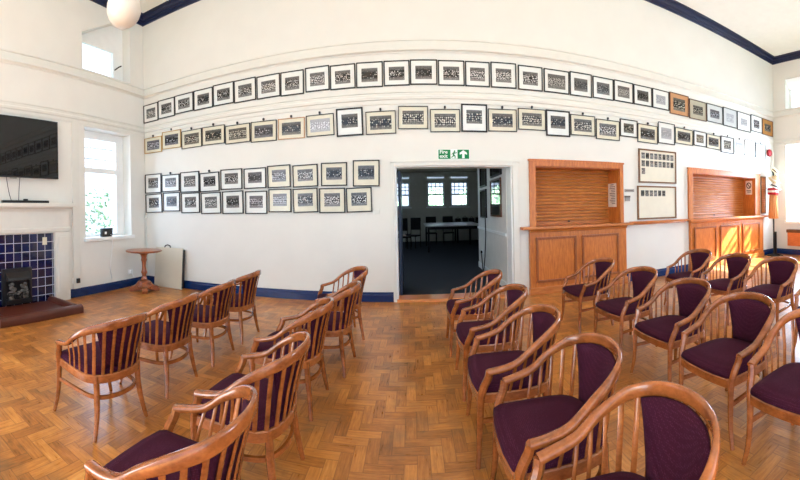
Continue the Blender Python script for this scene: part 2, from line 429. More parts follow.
struct(grid_wall('y', cuts(FX0-.2, FX1+.2, *[h[i] for h in fw for i in (0, 1)]), (0, 1.56, 2.66, FCZ), fw, FY, FY+.2), 'wall_far_back', M['far_wall'])
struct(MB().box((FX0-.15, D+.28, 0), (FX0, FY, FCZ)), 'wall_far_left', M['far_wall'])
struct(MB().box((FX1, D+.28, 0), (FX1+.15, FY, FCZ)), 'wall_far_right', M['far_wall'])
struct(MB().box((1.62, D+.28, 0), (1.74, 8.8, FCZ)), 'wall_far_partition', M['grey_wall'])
struct(MB().box((1.595, D+.28, .98), (1.62, 8.8, 1.03)).box((1.605, D+.28, .03), (1.62, 8.8, .16)), 'trim_5', M['white'])
for n, (a, b, z0, z1) in enumerate(fw):
    m = MB(); g = FY+.06
    m.box((a, g-.03, z0), (a+.07, g+.03, z1)); m.box((b-.07, g-.03, z0), (b, g+.03, z1)); m.box((a, g-.03, z0), (b, g+.03, z0+.07)); m.box((a, g-.03, z1-.06), (b, g+.03, z1))
    m.box((a, g-.035, 2.06), (b, g+.035, 2.13)); m.box((a-.06, FY-.05, z0-.06), (b+.06, FY+.02, z0))
    f = struct(m, 'window_%d' % (n+5), M['white'])
    q = MB()
    for k in (1, 2): q.box((a+.07, g-.012, 2.12+k*.16), (b-.07, g+.012, 2.155+k*.16))
    for k in (1, 2, 3): q.box((a+(b-a)*k/4-.016, g-.012, 2.13), (a+(b-a)*k/4+.016, g+.012, z1))
    q.build('glazing_bar', M['frame_black'], f)
    MB().box((a+.07, g-.003, z0+.07), (b-.07, g+.003, z1-.06)).build('pane', M['glass'], f)

# far room furniture
def table_far(x0, x1, y0, y1, z, label, mat):
    t = thing('long_table', label, 'table', ((x0+x1)/2, (y0+y1)/2, .03))
    w, d = (x1-x0)/2, (y1-y0)/2
    MB().box((-w, -d, z-.07), (w, d, z-.03), .006).build('tabletop', mat, t)
    MB().box((-w+.06, -d+.05, z-.17), (w-.06, -d+.08, z-.07)).build('apron', M['blackmat'], t); MB().box((-w+.06, d-.08, z-.17), (w-.06, d-.05, z-.07)).build('apron', M['blackmat'], t)
    for sx in (-1, 1):
        for sy in (-1, 1): MB().box((sx*(w-.1)-.03, sy*(d-.1)-.03, 0), (sx*(w-.1)+.03, sy*(d-.1)+.03, z-.07)).build('leg', M['blackmat'], t)
    return t
table_far(.42, 2.35, 11.9, 14.2, .92, 'long pale-topped table standing in the middle of the dim room beyond the doorway', M['tabletop'])
table_far(1.75, 3.1, 14.75, 15.75, .9, 'dark side table under the far windows of the room beyond the doorway', M['blackmat'])
def black_chair(x, y, rz, label, z=.03):
    t = thing('stacking_chair', label, 'chair', (x, y, z), rz, 'black chairs in the dim room')
    MB().box((-.22, -.22, .43), (.22, .22, .48), .015).build('seat', M['blackmat'], t)
    MB().box((-.21, .2, .66), (.21, .24, 1.12), .015).build('backrest', M['blackmat'], t)
    for sx in (-1, 1):
        MB().tube([(sx*.2, -.2, 0), (sx*.2, -.19, .44)], .014).build('leg', M['blackmat'], t)
        MB().tube([(sx*.2, .24, 0), (sx*.2, .2, .45), (sx*.2, .23, 1.1)], .014).build('leg', M['blackmat'], t)
black_chair(-.33, 12.9, .3, 'black chair beside the doorway edge, left of the long pale table in the dim room')
black_chair(.0, 13.5, -.5, 'black chair tucked close to the left end of the pale table in the dim room')
black_chair(-.35, 14.1, 1.2, 'black chair furthest back in the dark cluster left of the pale table')
black_chair(.75, 14.65, 0, 'black chair behind the left end of the pale table, back showing above it')
black_chair(1.45, 14.7, 0, 'black chair behind the middle of the pale table, back showing above it')
for k, x in enumerate((1.92, 2.22, 2.5, 2.8)):
    m = MB(); m.box((x-.11, 15.1, .9), (x+.11, 15.35, 1.04+.03*(k % 2)), .01)
    t = thing('storage_case', ['black case at the left end of the side table in the dim room', 'second black case from the left on the far side table', 'third black case from the left on the far side table', 'black case at the right end of the far side table'][k], 'case', (0, 0, 0), 0, 'black cases on the side table')
    m.build('body', M['blackmat'], t); MB().tube([(x-.05, 15.2, 1.04+.03*(k % 2)), (x-.03, 15.2, 1.1+.03*(k % 2)), (x+.03, 15.2, 1.1+.03*(k % 2)), (x+.05, 15.2, 1.04+.03*(k % 2))], .01).build('handle', M['blackmat'], t)
for k, x in enumerate((-.5, 1.05, 2.1)):
    t = thing('tube_light', ['lit tube light above the left far window beyond the doorway', 'lit tube light above the middle far window beyond the doorway', 'lit tube light above the right far window beyond the doorway'][k], 'light', (x, FY-.001, 2.84), 0, 'tube lights in the dim room')
    MB().box((-.38, -.06, .03), (.38, .0, .07)).build('housing', M['white'], t); MB().box((-.37, -.055, -.02), (.37, -.01, .03), .01).build('tube', M['tube'], t)
# cable and socket on the partition
def partition_frame(y0, y1, z0, z1, label, warm):
    t = thing('framed_picture', label, 'framed picture', (1.62, (y0+y1)/2, (z0+z1)/2), 0, 'pictures on the partition in the dim room')
    w, h = (y1-y0)/2, (z1-z0)/2; m = MB()
    for a, b in (((-.03, -w, -h), (0, w, -h+.035)), ((-.03, -w, h-.035), (0, w, h)), ((-.03, -w, -h+.035), (0, -w+.035, h-.035)), ((-.03, w-.035, -h+.035), (0, w, h-.035))): m.box(a, b)
    m.build('frame', M['frame_brown'] if warm else M['frame_black'], t)
    MB().box((-.015, -w+.035, -h+.035), (0, w-.035, h-.035)).build('picture', M['screen'], t)
partition_frame(7.7, 8.4, 1.96, 2.44, 'small dark picture at the far end of the partition, above a taller one', 0)
partition_frame(7.72, 8.4, 1.26, 1.9, 'dark picture at the far end of the partition, lower of the pair', 0)
partition_frame(6.35, 7.25, 2.09, 2.5, 'dark picture at the near end of the partition, close under the door head', 0)
partition_frame(6.4, 7.27, 1.31, 2.04, 'large brown-framed picture at the near end of the partition above the dado rail', 1)
tag(MB().tube([(1.58, 7.75, 1.26), (1.575, 7.7, .9), (1.57, 7.8, .4), (1.575, 8.0, .045), (1.585, 8.15, .06), (1.58, 8.25, .42)], .012).build('power_cable', M['black'], smooth=True), 'thin cable trailing down the partition from the lower far picture', 'cable')
t = thing('wall_socket', 'small socket on the partition low down beyond the doorway', 'socket', (1.62, 8.3, .45))
MB().box((-.012, -.07, -.045), (0, .07, .045), .004).build('plate', M['white'], t); MB().box((-.05, -.03, -.03), (-.012, .03, .03), .004).build('plug', M['black'], t)

# ------------------------------------------------------------------ fire exit sign
def text_mesh(name, s, size, mat, parent, loc, rot=(PI/2, 0, 0), ext=.001, align='LEFT', sx=1):
    c = bpy.data.curves.new(name, 'FONT'); c.body = s; c.size = size; c.extrude = ext; c.align_x = align; c.offset = size*.015
    o = bpy.data.objects.new(name, c); COL.objects.link(o)
    bpy.context.view_layer.update()
    me = bpy.data.meshes.new_from_object(o.evaluated_get(bpy.context.evaluated_depsgraph_get()))
    bpy.data.objects.remove(o); bpy.data.curves.remove(c)
    me.materials.clear(); me.materials.append(mat)
    r = bpy.data.objects.new(name, me); r.location = loc; r.rotation_euler = rot; r.scale = (sx, 1, 1)
    return link(r, parent)
t = thing('exit_sign', 'green and white fire exit sign above the dark doorway', 'sign', (.685, D, 2.282))
MB().box((-.26, -.012, 0), (.26, 0, .165), .003).build('backing', M['signwhite'], t)
g = MB(); g.box((-.25, -.014, .008), (-.055, -.01, .157)); g.box((.06, -.014, .008), (.25, -.01, .157)); g.box((-.055, -.0135, .008), (.06, -.0105, .012)); g.build('panel', M['green'], t)
text_mesh('lettering', 'Fire', .08, M['signwhite'], t, (-.232, -.0155, .094), sx=1.05)
text_mesh('lettering', 'exit', .08, M['signwhite'], t, (-.232, -.0155, .028), sx=1.05)
a = MB(); a.prism([(.135, .018), (.175, .018), (.175, .09), (.215, .075), (.215, .105), (.155, .148), (.095, .105), (.095, .075), (.135, .09)], 'y', -.0165, -.014); a.build('arrow', M['signwhite'], t)
r = MB()
r.lathe([(.0005, -.0165), (.013, -.0165), (.013, -.012), (.0005, -.012)], n=14)
for v in r.bm.verts: x, y, z = v.co; v.co = (x+.012, z, y+.132)
def limb(p, q, w):
    d = Vector((q[0]-p[0], q[1]-p[1])); n = Vector((-d.y, d.x)).normalized()*w
    r.prism([(p[0]-n.x, p[1]-n.y), (q[0]-n.x, q[1]-n.y), (q[0]+n.x, q[1]+n.y), (p[0]+n.x, p[1]+n.y)], 'y', -.0165, -.012)
limb((.008, .118), (-.006, .07), .011); limb((-.006, .07), (.02, .052), .008); limb((.02, .052), (.018, .02), .007)
limb((-.006, .07), (-.018, .042), .008); limb((-.018, .042), (-.044, .034), .007); limb((.01, .112), (.034, .098), .006); limb((.034, .098), (.046, .116), .005); limb((.002, .108), (-.024, .096), .006); limb((-.024, .096), (-.034, .074), .005)
r.build('running_figure', M['green'], t)

# ------------------------------------------------------------------ serving hatches and bar counters
def hatch(h, fx0, fx1, ztop, label, nsl):
    x0, x1, z0, z1 = h
    t = thing('serving_hatch', label, 'hatch', ((x0+x1)/2, D, z0))
    c = (x0+x1)/2; e = x1-c; H = z1-z0; dep = .40
    m = MB(); m.box((fx0-c, -.045, .0), (-e+.01, .0, ztop-z0), .006); m.box((e-.01, -.045, .0), (fx1-c, .0, ztop-z0), .006); m.box((-e+.01, -.045, H-.005), (e-.01, 0, ztop-z0), .006)
    m.box((fx0-c-.015, -.055, ztop-z0-.02), (fx1-c+.015, 0, ztop-z0+.012), .005)
    m.build('casing', M['oak'], t)
    for nm, a, b in (('side_lining', (-e, .0, 0), (-e+.02, dep, H)), ('side_lining', (e-.02, .0, 0), (e, dep, H)), ('head_lining', (-e+.02, 0, H-.02), (e-.02, dep, H))):
        MB().box(a, b).build(nm, M['oak'], t)
    MB().box((-e, 0, -.03), (e, dep+.05, .005)).build('inner_counter', M['oak_h'], t)
    sh = MB(); hs = (H-.02)/nsl; pr = []
    for k in range(nsl):
        z = .005+k*hs
        pr += [(dep, z+.001), (dep, z+.008), (dep-.026, z+.012), (dep-.032, z+hs*.5), (dep-.022, z+hs*.9), (dep-.008, z+hs*.98)]
    pr += [(dep+.03, .005+nsl*hs-.001), (dep+.03, .005)]
    sh.prism(pr, 'x', -e+.02, e-.02); s = sh.build('roller_shutter', M['shutter'], t)
    MB().box((-e+.02, dep-.03, .006), (e-.02, dep-.012, .06)).build('bottom_bar', M['oak_h'], s)
    MB().lathe([(.001, 0), (.02, 0), (.024, .02), (.001, .03)], (0, 0, 0), 12).build('lock', M['black'], s).location = (-.05, dep-.04, .045)
    return t
hatch(H1, 1.95, 3.83, 2.29, 'oak-framed serving hatch with slatted shutter, beside the doorway', 17)
hatch(H2, 5.56, 8.32, 2.30, 'oak-framed serving hatch with slatted shutter, by the right corner', 17)
def counter(x0, x1, panels, ox0, ox1, label):
    t = thing('bar_counter', label, 'counter', (x0, D, 0)); F = -.07
    w = x1-x0
    MB().box((ox0-x0, -.17, 1.11), (ox1-x0, .0, 1.155), .01).build('countertop', M['oak_h'], t)
    MB().prism([(-.07, 1.05), (-.09, 1.06), (-.095, 1.085), (-.13, 1.11), (0, 1.11), (0, 1.05)], 'x', 0, w).build('cornice', M['oak_h'], t)
    MB().box((0, F, .12), (w, 0, 1.05)).build('front', M['oak'], t)
    MB().box((-.01, F-.025, 0), (w+.01, 0, .12), .008).build('plinth', M['oak_h'], t)
    for a, b in panels:
        m = MB(); a -= x0; b -= x0; z0, z1 = .2, .97; g = F
        # bolection moulding around a raised panel
        for p, q in (((a, g-.028, z0), (b, g, z0+.04)), ((a, g-.028, z1-.04), (b, g, z1)), ((a, g-.028, z0+.04), (a+.04, g, z1-.04)), ((b-.04, g-.028, z0+.04), (b, g, z1-.04))): m.box(p, q, .007)
        pm = m.build('panel_moulding', M['oak_shade'], t)
        MB().box((a+.04, g-.006, z0+.04), (b-.04, g, z1-.04)).build('panel', M['oak'], pm)
    return t
counter(1.93, 3.86, [(2.03, 2.79), (2.90, 3.68)], 1.78, 3.97, 'oak bar counter with two panels, under the hatch beside the doorway')
counter(5.58, 8.42, [(5.68, 6.42), (6.56, 7.31), (7.45, 8.22)], 5.49, 8.56, 'oak bar counter with three panels and sun patch, in the right corner')
s = thing('wall_shelf', 'narrow oak shelf linking the two bar counters under the notice boards', 'shelf', (4.74, D, 1.17))
MB().box((-.76, -.12, -.035), (.74, 0, 0), .008).build('board', M['oak_h'], s); MB().prism([(0, -.035), (-.07, -.035), (-.05, -.06), (0, -.075)], 'x', -.75, .73).build('bracket_moulding', M['oak_h'], s)
# notices inside the hatches
t = thing('paper_notice', 'tall sheet of printed paper on the inner side of the first hatch', 'notice', (3.738, 6.03, 1.46))
MB().box((-.004, -.15, 0), (0, .15, .46)).build('sheet', M['paper'], t)
m = MB()
for k in range(11): m.box((-.0055, -.11, .06+k*.033), (-.004, .02+.08*math.sin(k*2.3)**2, .072+k*.033))
m.box((-.0055, -.06, .425), (-.004, .06, .44)); m.build('printed_lines', M['ink'], t)
t = thing('warning_notice', 'white warning notice with a dark round symbol inside the right hatch', 'notice', (8.078, 5.98, 1.74))
MB().box((-.004, -.11, 0), (0, .11, .38)).build('sheet', M['paper'], t)
m = MB(); n = 28
ring = lambda r, x: [(x, r*math.cos(2*PI*k/n), .25+r*math.sin(2*PI*k/n)) for k in range(n)]
m.loft([ring(.085, -.004), ring(.085, -.007), ring(.062, -.007), ring(.062, -.004)], closed=True); m.prism([(-.055, .2), (-.04, .185), (.055, .295), (.04, .31)], 'x', -.007, -.004); m.build('symbol', M['darkink'], t)
m = MB(); m.box((-.0055, -.08, .1), (-.004, .08, .12)); m.box((-.0055, -.08, .06), (-.004, .05, .08)); m.build('printed_lines', M['ink'], t)
t = thing('name_plate', 'small grey horizontal plate on the wall right of the first hatch', 'sign', (3.99, D, 1.775))
MB().box((-.11, -.012, -.028), (.11, .004, .028), .003).build('plate', M['steel'], t); MB().box((-.085, -.0135, -.008), (.085, -.012, .008)).build('engraved_line', M['ink'], t)
t = thing('wall_switch', 'small grey fitting below the plate right of the first hatch', 'switch', (3.935, D, 1.62))
MB().box((-.055, -.03, -.05), (.055, 0, .02), .006).build('body', M['steel'], t); MB().box((-.06, -.036, .02), (.06, 0, .055), .006).build('cover', M['ink'], t)

# ------------------------------------------------------------------ notice boards with small portraits
def board(x0, x1, z0, z1, layout, label):
    t = thing('portrait_board', label, 'picture board', ((x0+x1)/2, D, (z0+z1)/2))
    w, h, f = (x1-x0)/2, (z1-z0)/2, .03; m = MB()
    for a, b in (((-w, -.03, -h), (w, 0, -h+f)), ((-w, -.03, h-f), (w, 0, h)), ((-w, -.03, -h+f), (-w+f, 0, h-f)), ((w-f, -.03, -h+f), (w, 0, h-f))): m.box(a, b, .004)
    m.build('frame', M['frame_oak'], t)
    bk = MB().box((-w+f, -.015, -h+f), (w-f, 0, h-f)).build('backing_sheet', M['board'], t)
    for x, z in layout:
        MB().box((-w+x-.043, -.0175, h-z-.12), (-w+x+.043, -.015, h-z)).build('portrait', M['photo_bw'], bk)
board(4.215, 5.21, 1.935, 2.615, [(.115+k*.109, .075) for k in range(8)]+[(.115+k*.109, .23) for k in range(8)]+[(.115, .385)], 'oak-framed board with small portraits in two full rows plus one, upper board between the hatches')
board(4.175, 5.2, 1.20, 1.875, [(.13+k*.11, .09) for k in range(6)], 'oak-framed board with a single short row of small portraits, lower board between the hatches')

# ------------------------------------------------------------------ rows of framed team photographs on the back wall
ROW1=[(-5.095,3.658,0.412,0.386),(-4.668,3.673,0.441,0.386),(-4.216,3.686,0.458,0.372),(-3.755,3.681,0.435,0.387),(-3.308,3.691,0.442,0.396),(-2.861,3.683,0.437,0.407),(-2.404,3.678,0.439,0.4),(-1.966,3.672,0.416,0.409),(-1.523,3.688,0.413,0.407),(-1.093,3.677,0.419,0.402),(-0.651,3.677,0.431,0.41),(-0.212,3.68,0.413,0.404),(0.222,3.687,0.435,0.401),(0.668,3.675,0.426,0.406),(1.098,3.672,0.405,0.407),(1.538,3.679,0.435,0.419),(2.007,3.669,0.436,0.411),(2.49,3.666,0.478,0.403),(2.963,3.67,0.438,0.422),(3.428,3.669,0.443,0.399),(3.884,3.676,0.44,0.398),(4.346,3.674,0.452,0.389),(4.811,3.675,0.446,0.394),(5.331,3.658,0.552,0.46),(5.909,3.635,0.551,0.438),(6.486,3.651,0.577,0.426),(7.064,3.656,0.549,0.456),(7.641,3.65,0.581,0.476),(8.214,3.696,0.53,0.443),(8.772,3.686,0.559,0.458)]
ROW2=[(-5.046,2.959,0.484,0.331),(-4.547,3.004,0.486,0.358),(-4.045,2.951,0.484,0.353),(-3.544,2.955,0.498,0.347),(-3.027,2.919,0.508,0.337),(-2.511,2.906,0.491,0.361),(-1.997,2.902,0.479,0.353),(-1.491,2.912,0.476,0.358),(-0.992,2.93,0.443,0.456),(-0.484,2.895,0.488,0.37),(0.038,2.96,0.48,0.369),(0.554,2.907,0.483,0.37),(1.031,2.954,0.428,0.456),(1.506,2.932,0.488,0.372),(2.023,2.973,0.494,0.359),(2.504,2.938,0.454,0.451),(2.993,2.941,0.495,0.367),(3.517,2.906,0.513,0.37),(3.992,2.984,0.411,0.338),(4.456,2.923,0.505,0.367),(4.952,2.988,0.46,0.444),(5.463,2.981,0.534,0.343),(5.968,2.99,0.416,0.34),(6.431,2.973,0.493,0.335),(6.946,2.961,0.505,0.402),(7.43,2.979,0.424,0.338),(7.901,2.995,0.48,0.433),(8.404,2.97,0.492,0.395)]
ROW3=[(-5.063,2.137,0.454,0.41),(-4.591,2.116,0.463,0.353),(-4.109,2.108,0.457,0.404),(-3.648,2.078,0.438,0.365),(-3.174,2.101,0.451,0.376),(-2.697,2.092,0.438,0.365),(-2.239,2.098,0.427,0.389),(-1.766,2.085,0.443,0.376),(-1.27,2.089,0.438,0.386),(-0.737,2.086,0.437,0.427)]
ROW4=[(-5.052,1.715,0.458,0.399),(-4.572,1.729,0.436,0.387),(-4.099,1.696,0.446,0.399),(-3.624,1.677,0.443,0.405),(-3.153,1.676,0.437,0.417),(-2.681,1.661,0.427,0.405),(-2.23,1.682,0.419,0.401),(-1.772,1.671,0.437,0.408),(-1.311,1.658,0.439,0.412),(-0.862,1.658,0.422,0.403)]
ORD = ['', 'first', 'second', 'third', 'fourth', 'fifth', 'sixth', 'seventh', 'eighth', 'ninth', 'tenth', 'eleventh', 'twelfth', 'thirteenth', 'fourteenth', 'fifteenth', 'sixteenth', 'seventeenth', 'eighteenth', 'nineteenth', 'twentieth']
def place_word(i, n):
    if i == 0: return 'leftmost'
    if i == n-1: return 'rightmost'
    return ORD[i+1]+' from the left' if i < n/2 else ORD[n-i]+' from the right'
def picture(p, frame, fw, mount, photo, pw, ph, dz, label, group, hook, tilt, under=False):
    x, z, w, h = p
    t = thing('framed_photograph', label, 'framed photograph', (x, D, z), 0, group); t.rotation_euler = (0, tilt, 0)
    w, h = w/2, h/2; m = MB()
    for a, b in (((-w, -.026, -h), (w, -.001, -h+fw)), ((-w, -.026, h-fw), (w, -.001, h)), ((-w, -.026, -h+fw), (-w+fw, -.001, h-fw)), ((w-fw, -.026, -h+fw), (w, -.001, h-fw))): m.box(a, b)
    m.build('frame', M[frame], t)
    mo = MB().box((-w+fw, -.014, -h+fw), (w-fw, -.001, h-fw)).build('mount', M[mount], t)
    a, b = pw*(w-fw), ph*(h-fw)
    MB().box((-a, -.0165, dz-b), (a, -.014, dz+b)).build('photograph', M[photo], mo)
    if under: MB().box((-a*.6, -.016, -h+fw+.03), (a*.6, -.0145, -h+fw+.036)).build('caption_line', M['ink'], mo)
    if hook:
        MB().tube([(0, -.018, h-.005), (0, -.012, h+.03)], .006, 6).box((-.016, -.03, h+.012), (.016, -.002, h+.05), .004).build('hanging_clip', M['black'], t)
rng = random.Random(3)
for i, p in enumerate(ROW1):
    fr, mo, ph, sz, ex = 'frame_black', 'mount', ('photo_bw' if i < 17 else 'photo_dense'), (.66, .58), 'black-framed team photograph with wide white mount'
    if i == 17: ph, sz, ex = 'photo_dense', (.74, .66), 'black-framed photograph of a large dense crowd'
    if i == 22: ph, sz, ex = 'photo_faint', (.6, .5), 'black-framed pale print'
    if i == 23: fr, mo, ph, sz, ex = 'frame_brown', 'mount_tan', 'photo_sepia', (.66, .62), 'brown photograph on an orange tan mount'
    if i == 24: fr, mo, ph, sz, ex = 'frame_brown', 'mount_grey', 'photo_sepia', (.6, .5), 'photograph on a greenish grey mount'
    if i == 25: mo, ph, sz, ex = 'mount_pale', 'photo_purple', (.6, .5), 'grey photograph on a pale bluish mount'
    if i == 26: mo, ph, sz, ex = 'mount_pale', 'photo_faint', (.55, .5), 'very faint pale blue print in dark frame'
    if i == 27: mo, ph, sz, ex = 'mount', 'photo_faint', (.5, .4), 'washed-out white print in thin dark frame'
    if i == 28: mo, ph, sz, ex = 'mount', 'photo_purple', (.55, .55), 'photograph on white mount, narrow dark frame'
    if i == 29: fr, mo, ph, sz, ex = 'frame_brown', 'mount_gold', 'photo_sepia', (.6, .5), 'photograph on a golden brown mount'
    picture(p, fr, .016, mo, ph, *sz, -.005, '%s, %s in the top row' % (ex, place_word(i, 30)), 'framed team photographs in the top row', False, math.radians(rng.uniform(-.5, .5)))
for i, p in enumerate(ROW2):
    fr, mo, ph, sz, ex, fw = 'frame_black', 'mount_cream', 'photo_sepia', (.75, .64), 'thin dark-framed photograph on cream mount', .012
    if i in (0, 1): fr, mo, ph, ex = 'frame_gold', 'mount_cream', 'photo_purple', 'gilt-framed photograph on cream mount'
    if i == 5: ph = 'photo_purple'
    if i == 6: fr, ex = 'frame_tan', 'tan-framed photograph on cream mount'
    if i == 7: ph, ex = 'photo_faint', 'thin dark-framed photograph with faded pale picture'
    if i in (8, 12, 15): sz, fw, ex, mo = (.68, .54), .024, 'tall thick black-framed photograph on white mount', 'mount'
    if i in (18, 22, 24): sz, mo, ex, fw = (.62, .6), 'mount', 'small black-framed upright photograph', .018
    if i == 20: mo, ph, ex, fw, sz = 'mount', 'photo_faint', 'tall black-framed pale print on white mount', .016, (.66, .56)
    if i in (17, 19, 21, 23): ph, ex = 'photo_bw', 'dark-framed wide photograph on cream mount'
    if i == 25: fr, mo, ph, ex = 'mount', 'mount', 'photo_faint', 'white-edged faint print'
    if i == 26: mo, ph, sz, ex = 'mount', 'mount', (.7, .6), 'blank white sheet in thin black frame'
    if i == 27: mo, ph, sz, ex = 'mount', 'photo_faint', (.5, .6), 'pale print in thin dark frame'
    picture(p, fr, fw, mo, ph, *sz, .0 if i not in (8, 12, 15) else .02, '%s, %s in the second row' % (ex, place_word(i, 28)), 'framed photographs in the second row', i not in (8, 10, 12, 15, 18, 20, 22, 26), math.radians(rng.uniform(-1.2, 1.2)))
for r, (row, nm) in enumerate(((ROW3, 'third'), (ROW4, 'bottom'))):
    for i, p in enumerate(row):
        ph = 'photo_purple' if i in (5, 6) else 'photo_bw'
        mo = 'mount_cream' if i > 5 else 'mount'
        off = (i == 9 and r == 0)
        picture(p, 'frame_black', .018, mo, ph, .66, .58, .012, 'black-framed team photograph, %s in the %s row left of the doorway' % (place_word(i, 10), nm), 'framed photographs in the %s row' % nm, r == 0 and i in (1, 3), math.radians(rng.uniform(-1.0, 1.0)))

# ------------------------------------------------------------------ fireplace wall
t = thing('fireplace', 'white painted mantelpiece around navy blue tiles on the left wall', 'fireplace', (WL, 2.68, 0))
MB().box((0, -1.10, 1.64), (.21, 1.10, 1.70), .012).build('mantel_shelf', M['trim'], t)
MB().prism([(0, 1.56), (.09, 1.56), (.11, 1.6), (.16, 1.62), (.17, 1.64), (0, 1.64)], 'y', -1.06, 1.06).build('bed_moulding', M['trim'], t)
MB().box((0, -1.04, 1.25), (.07, 1.04, 1.56)).build('frieze', M['trim'], t)
MB().prism([(0, 1.19), (.06, 1.19), (.085, 1.22), (.09, 1.27), (.07, 1.29), (0, 1.29)], 'y', -1.05, 1.05).build('architrave', M['trim'], t)
for sgn in (-1, 1):
    m = MB(); m.box((0, sgn*.735, 0), (.075, sgn*1.05, 1.20)); m.box((.075, sgn*.80, .16), (.09, sgn*.98, 1.12), .006); m.build('jamb', M['trim'], t)
tp = MB().box((0, -.735, 0), (.02, .735, 1.19)).build('tile_panel', M['tiles'], t); tp.location = (0, 0, 0)
# keep tile texture in room coordinates
tp.parent = t; tp.location = (-WL*-1*0, 0, 0)
t2 = thing('paper_label', 'small cream card stuck on the blue tiles, upper right', 'card', (WL+.021, 3.235, 1.05))
MB().box((0, -.045, -.06), (.004, .045, .07), .002).build('card', M['mount_cream'], t2)
gf = thing('gas_fire', 'black gas fire with ash-grey coals set in the blue tiles', 'fire', (WL+.021, 2.68, .06))
m = MB()
for a, b in (((0, -.27, 0), (.05, -.21, .58)), ((0, .21, 0), (.05, .27, .58)), ((0, -.21, .47), (.05, .21, .58)), ((0, -.21, 0), (.06, .21, .09)), ((0, -.21, .09), (.004, .21, .47))): m.box(a, b)
m.build('surround', M['black'], gf)
m = MB(); m.prism([(.05, .38), (.14, .40), (.13, .44), (.05, .52)], 'y', -.21, .21); m.build('hood', M['black'], gf)
m = MB()
for k in range(7): m.box((.09, -.19+k*.063-.006, .09), (.102, -.19+k*.063+.006, .2))
m.box((.085, -.2, .19), (.105, .2, .205)); m.box((.02, -.2, .07), (.12, .2, .095)); m.build('grate', M['black'], gf)
m = MB(); rr = random.Random(5)
for k in range(34):
    m.sphere((.03+rr.random()*.06, -.17+.34*rr.random(), .11+rr.random()*.22), .026+.014*rr.random(), (1, 1.1, .8), 8, 6)
tag(m.build('coals', M['coal'], gf), kind='stuff')
h = thing('hearth', 'raised red-brown tiled hearth with rounded kerb before the fireplace', 'hearth', (WL, 2.68, 0))
MB().box((.08, -.60, 0), (.80, .60, .05), .004).build('slab', M['hearth'], h)
m = MB(); kp = [(-.07, 0), (.07, 0), (.07, .07), (.055, .1), (.02, .12), (-.02, .12), (-.055, .1), (-.07, .07)]
m.prism([(.845+a, z) for a, z in kp], 'y', -.69, .69)
for sgn in (-1, 1): m.prism([(sgn*.62+a, z) for a, z in kp], 'x', .1, .80)
m.build('kerb', M['hearth'], h, angle=40)
tv = thing('television', 'large black flat television mounted above the mantelpiece', 'television', (WL, 2.615, 2.62))
MB().box((.001, -.25, -.2), (.05, .25, .2)).build('wall_bracket', M['black'], tv)
MB().box((.05, -.875, -.50), (.095, .875, .50), .008).build('case', M['blackpl'], tv)
MB().box((.095, -.857, -.478), (.098, .857, .484)).build('screen', M['screen'], tv)
MB().box((.07, -.06, -.52), (.1, .06, -.50), .004).build('indicator', M['steel'], tv)
sb = thing('soundbar', 'slim black soundbar lying on the mantelpiece under the television', 'soundbar', (WL+.11, 2.83, 1.70))
MB().box((-.035, -.43, 0), (.035, .43, .045), .008).build('body', M['blackpl'], sb); MB().box((-.02, -.04, .045), (.02, .03, .07), .006).build('receiver', M['black'], sb)
for y, lb, dy in ((2.5, 'thin cable hanging from the left underside of the television', .1), (2.75, 'thin cable hanging below the middle of the television', -.03)):
    tag(MB().tube([(WL+.06, y, 2.14), (WL+.05, y+dy*.3, 1.98), (WL+.05, y+dy*.6, 1.84), (WL+.06, y+dy, 1.705)], .006, 6).build('television_cable', M['black'], smooth=True), lb, 'cable')

# window sill device, cords, sockets
dv = thing('sill_device', 'small black box with white dial on the left window sill', 'device', (WL-.02, 4.68, WIN1[2]+.02))
MB().box((-.04, -.13, 0), (.04, .13, .17), .012).build('case', M['blackpl'], dv); MB().box((.04, -.08, .05), (.043, -.03, .1), .001).build('dial', M['white'], dv)
tag(MB().tube([(WL+.02, 4.75, 1.1), (WL+.06, 4.76, 1.08), (WL+.055, 4.77, .95), (WL+.012, 4.78, .7), (WL+.012, 4.74, .45), (WL+.012, 4.78, .2)], .006, 6).build('device_cord', M['white'], smooth=True), 'white cord hanging from the black device on the window sill', 'cord')
sk_ = thing('wall_socket', 'white socket with black plug low on the left wall by the mantelpiece', 'socket', (WL, 3.9, .3))
MB().box((0, -.08, -.05), (.012, .06, .05), .003).build('plate', M['white'], sk_); MB().box((.012, .0, -.045), (.05, .07, .04), .006).build('plug', M['black'], sk_)
sk2 = thing('wall_socket', 'white socket with white plug low on the left wall behind the round table', 'socket', (WL, 5.3, .30))
MB().box((0, -.07, -.05), (.012, .07, .05), .003).build('plate', M['white'], sk2); MB().box((.012, -.03, -.03), (.055, .03, .03), .006).build('plug', M['white'], sk2)
tag(MB().tube([(WL+.05, 5.3, .28), (WL+.08, 5.31, .22), (WL+.05, 5.36, .18), (WL+.012, 5.4, .2)], .006, 6).build('plug_cord', M['white'], smooth=True), 'short white cord dangling from the socket behind the round table', 'cord')
tag(MB().tube([(WL+.03, D-.03, .16), (WL+.03, D-.03, 1.47)], .013).box((WL, D-.06, 1.41), (WL+.05, D, 1.47)).build('corner_pipe', M['trim']), 'thin painted pipe running down the left corner behind the round table', 'pipe')
tag(MB().box((-.62, D-.02, 1.42), (-.53, D+.004, 1.5), .004).build('blank_plate', M['trim']), 'cream blank plate on the wall between the bottom row of photographs and the doorway', 'wall plate')

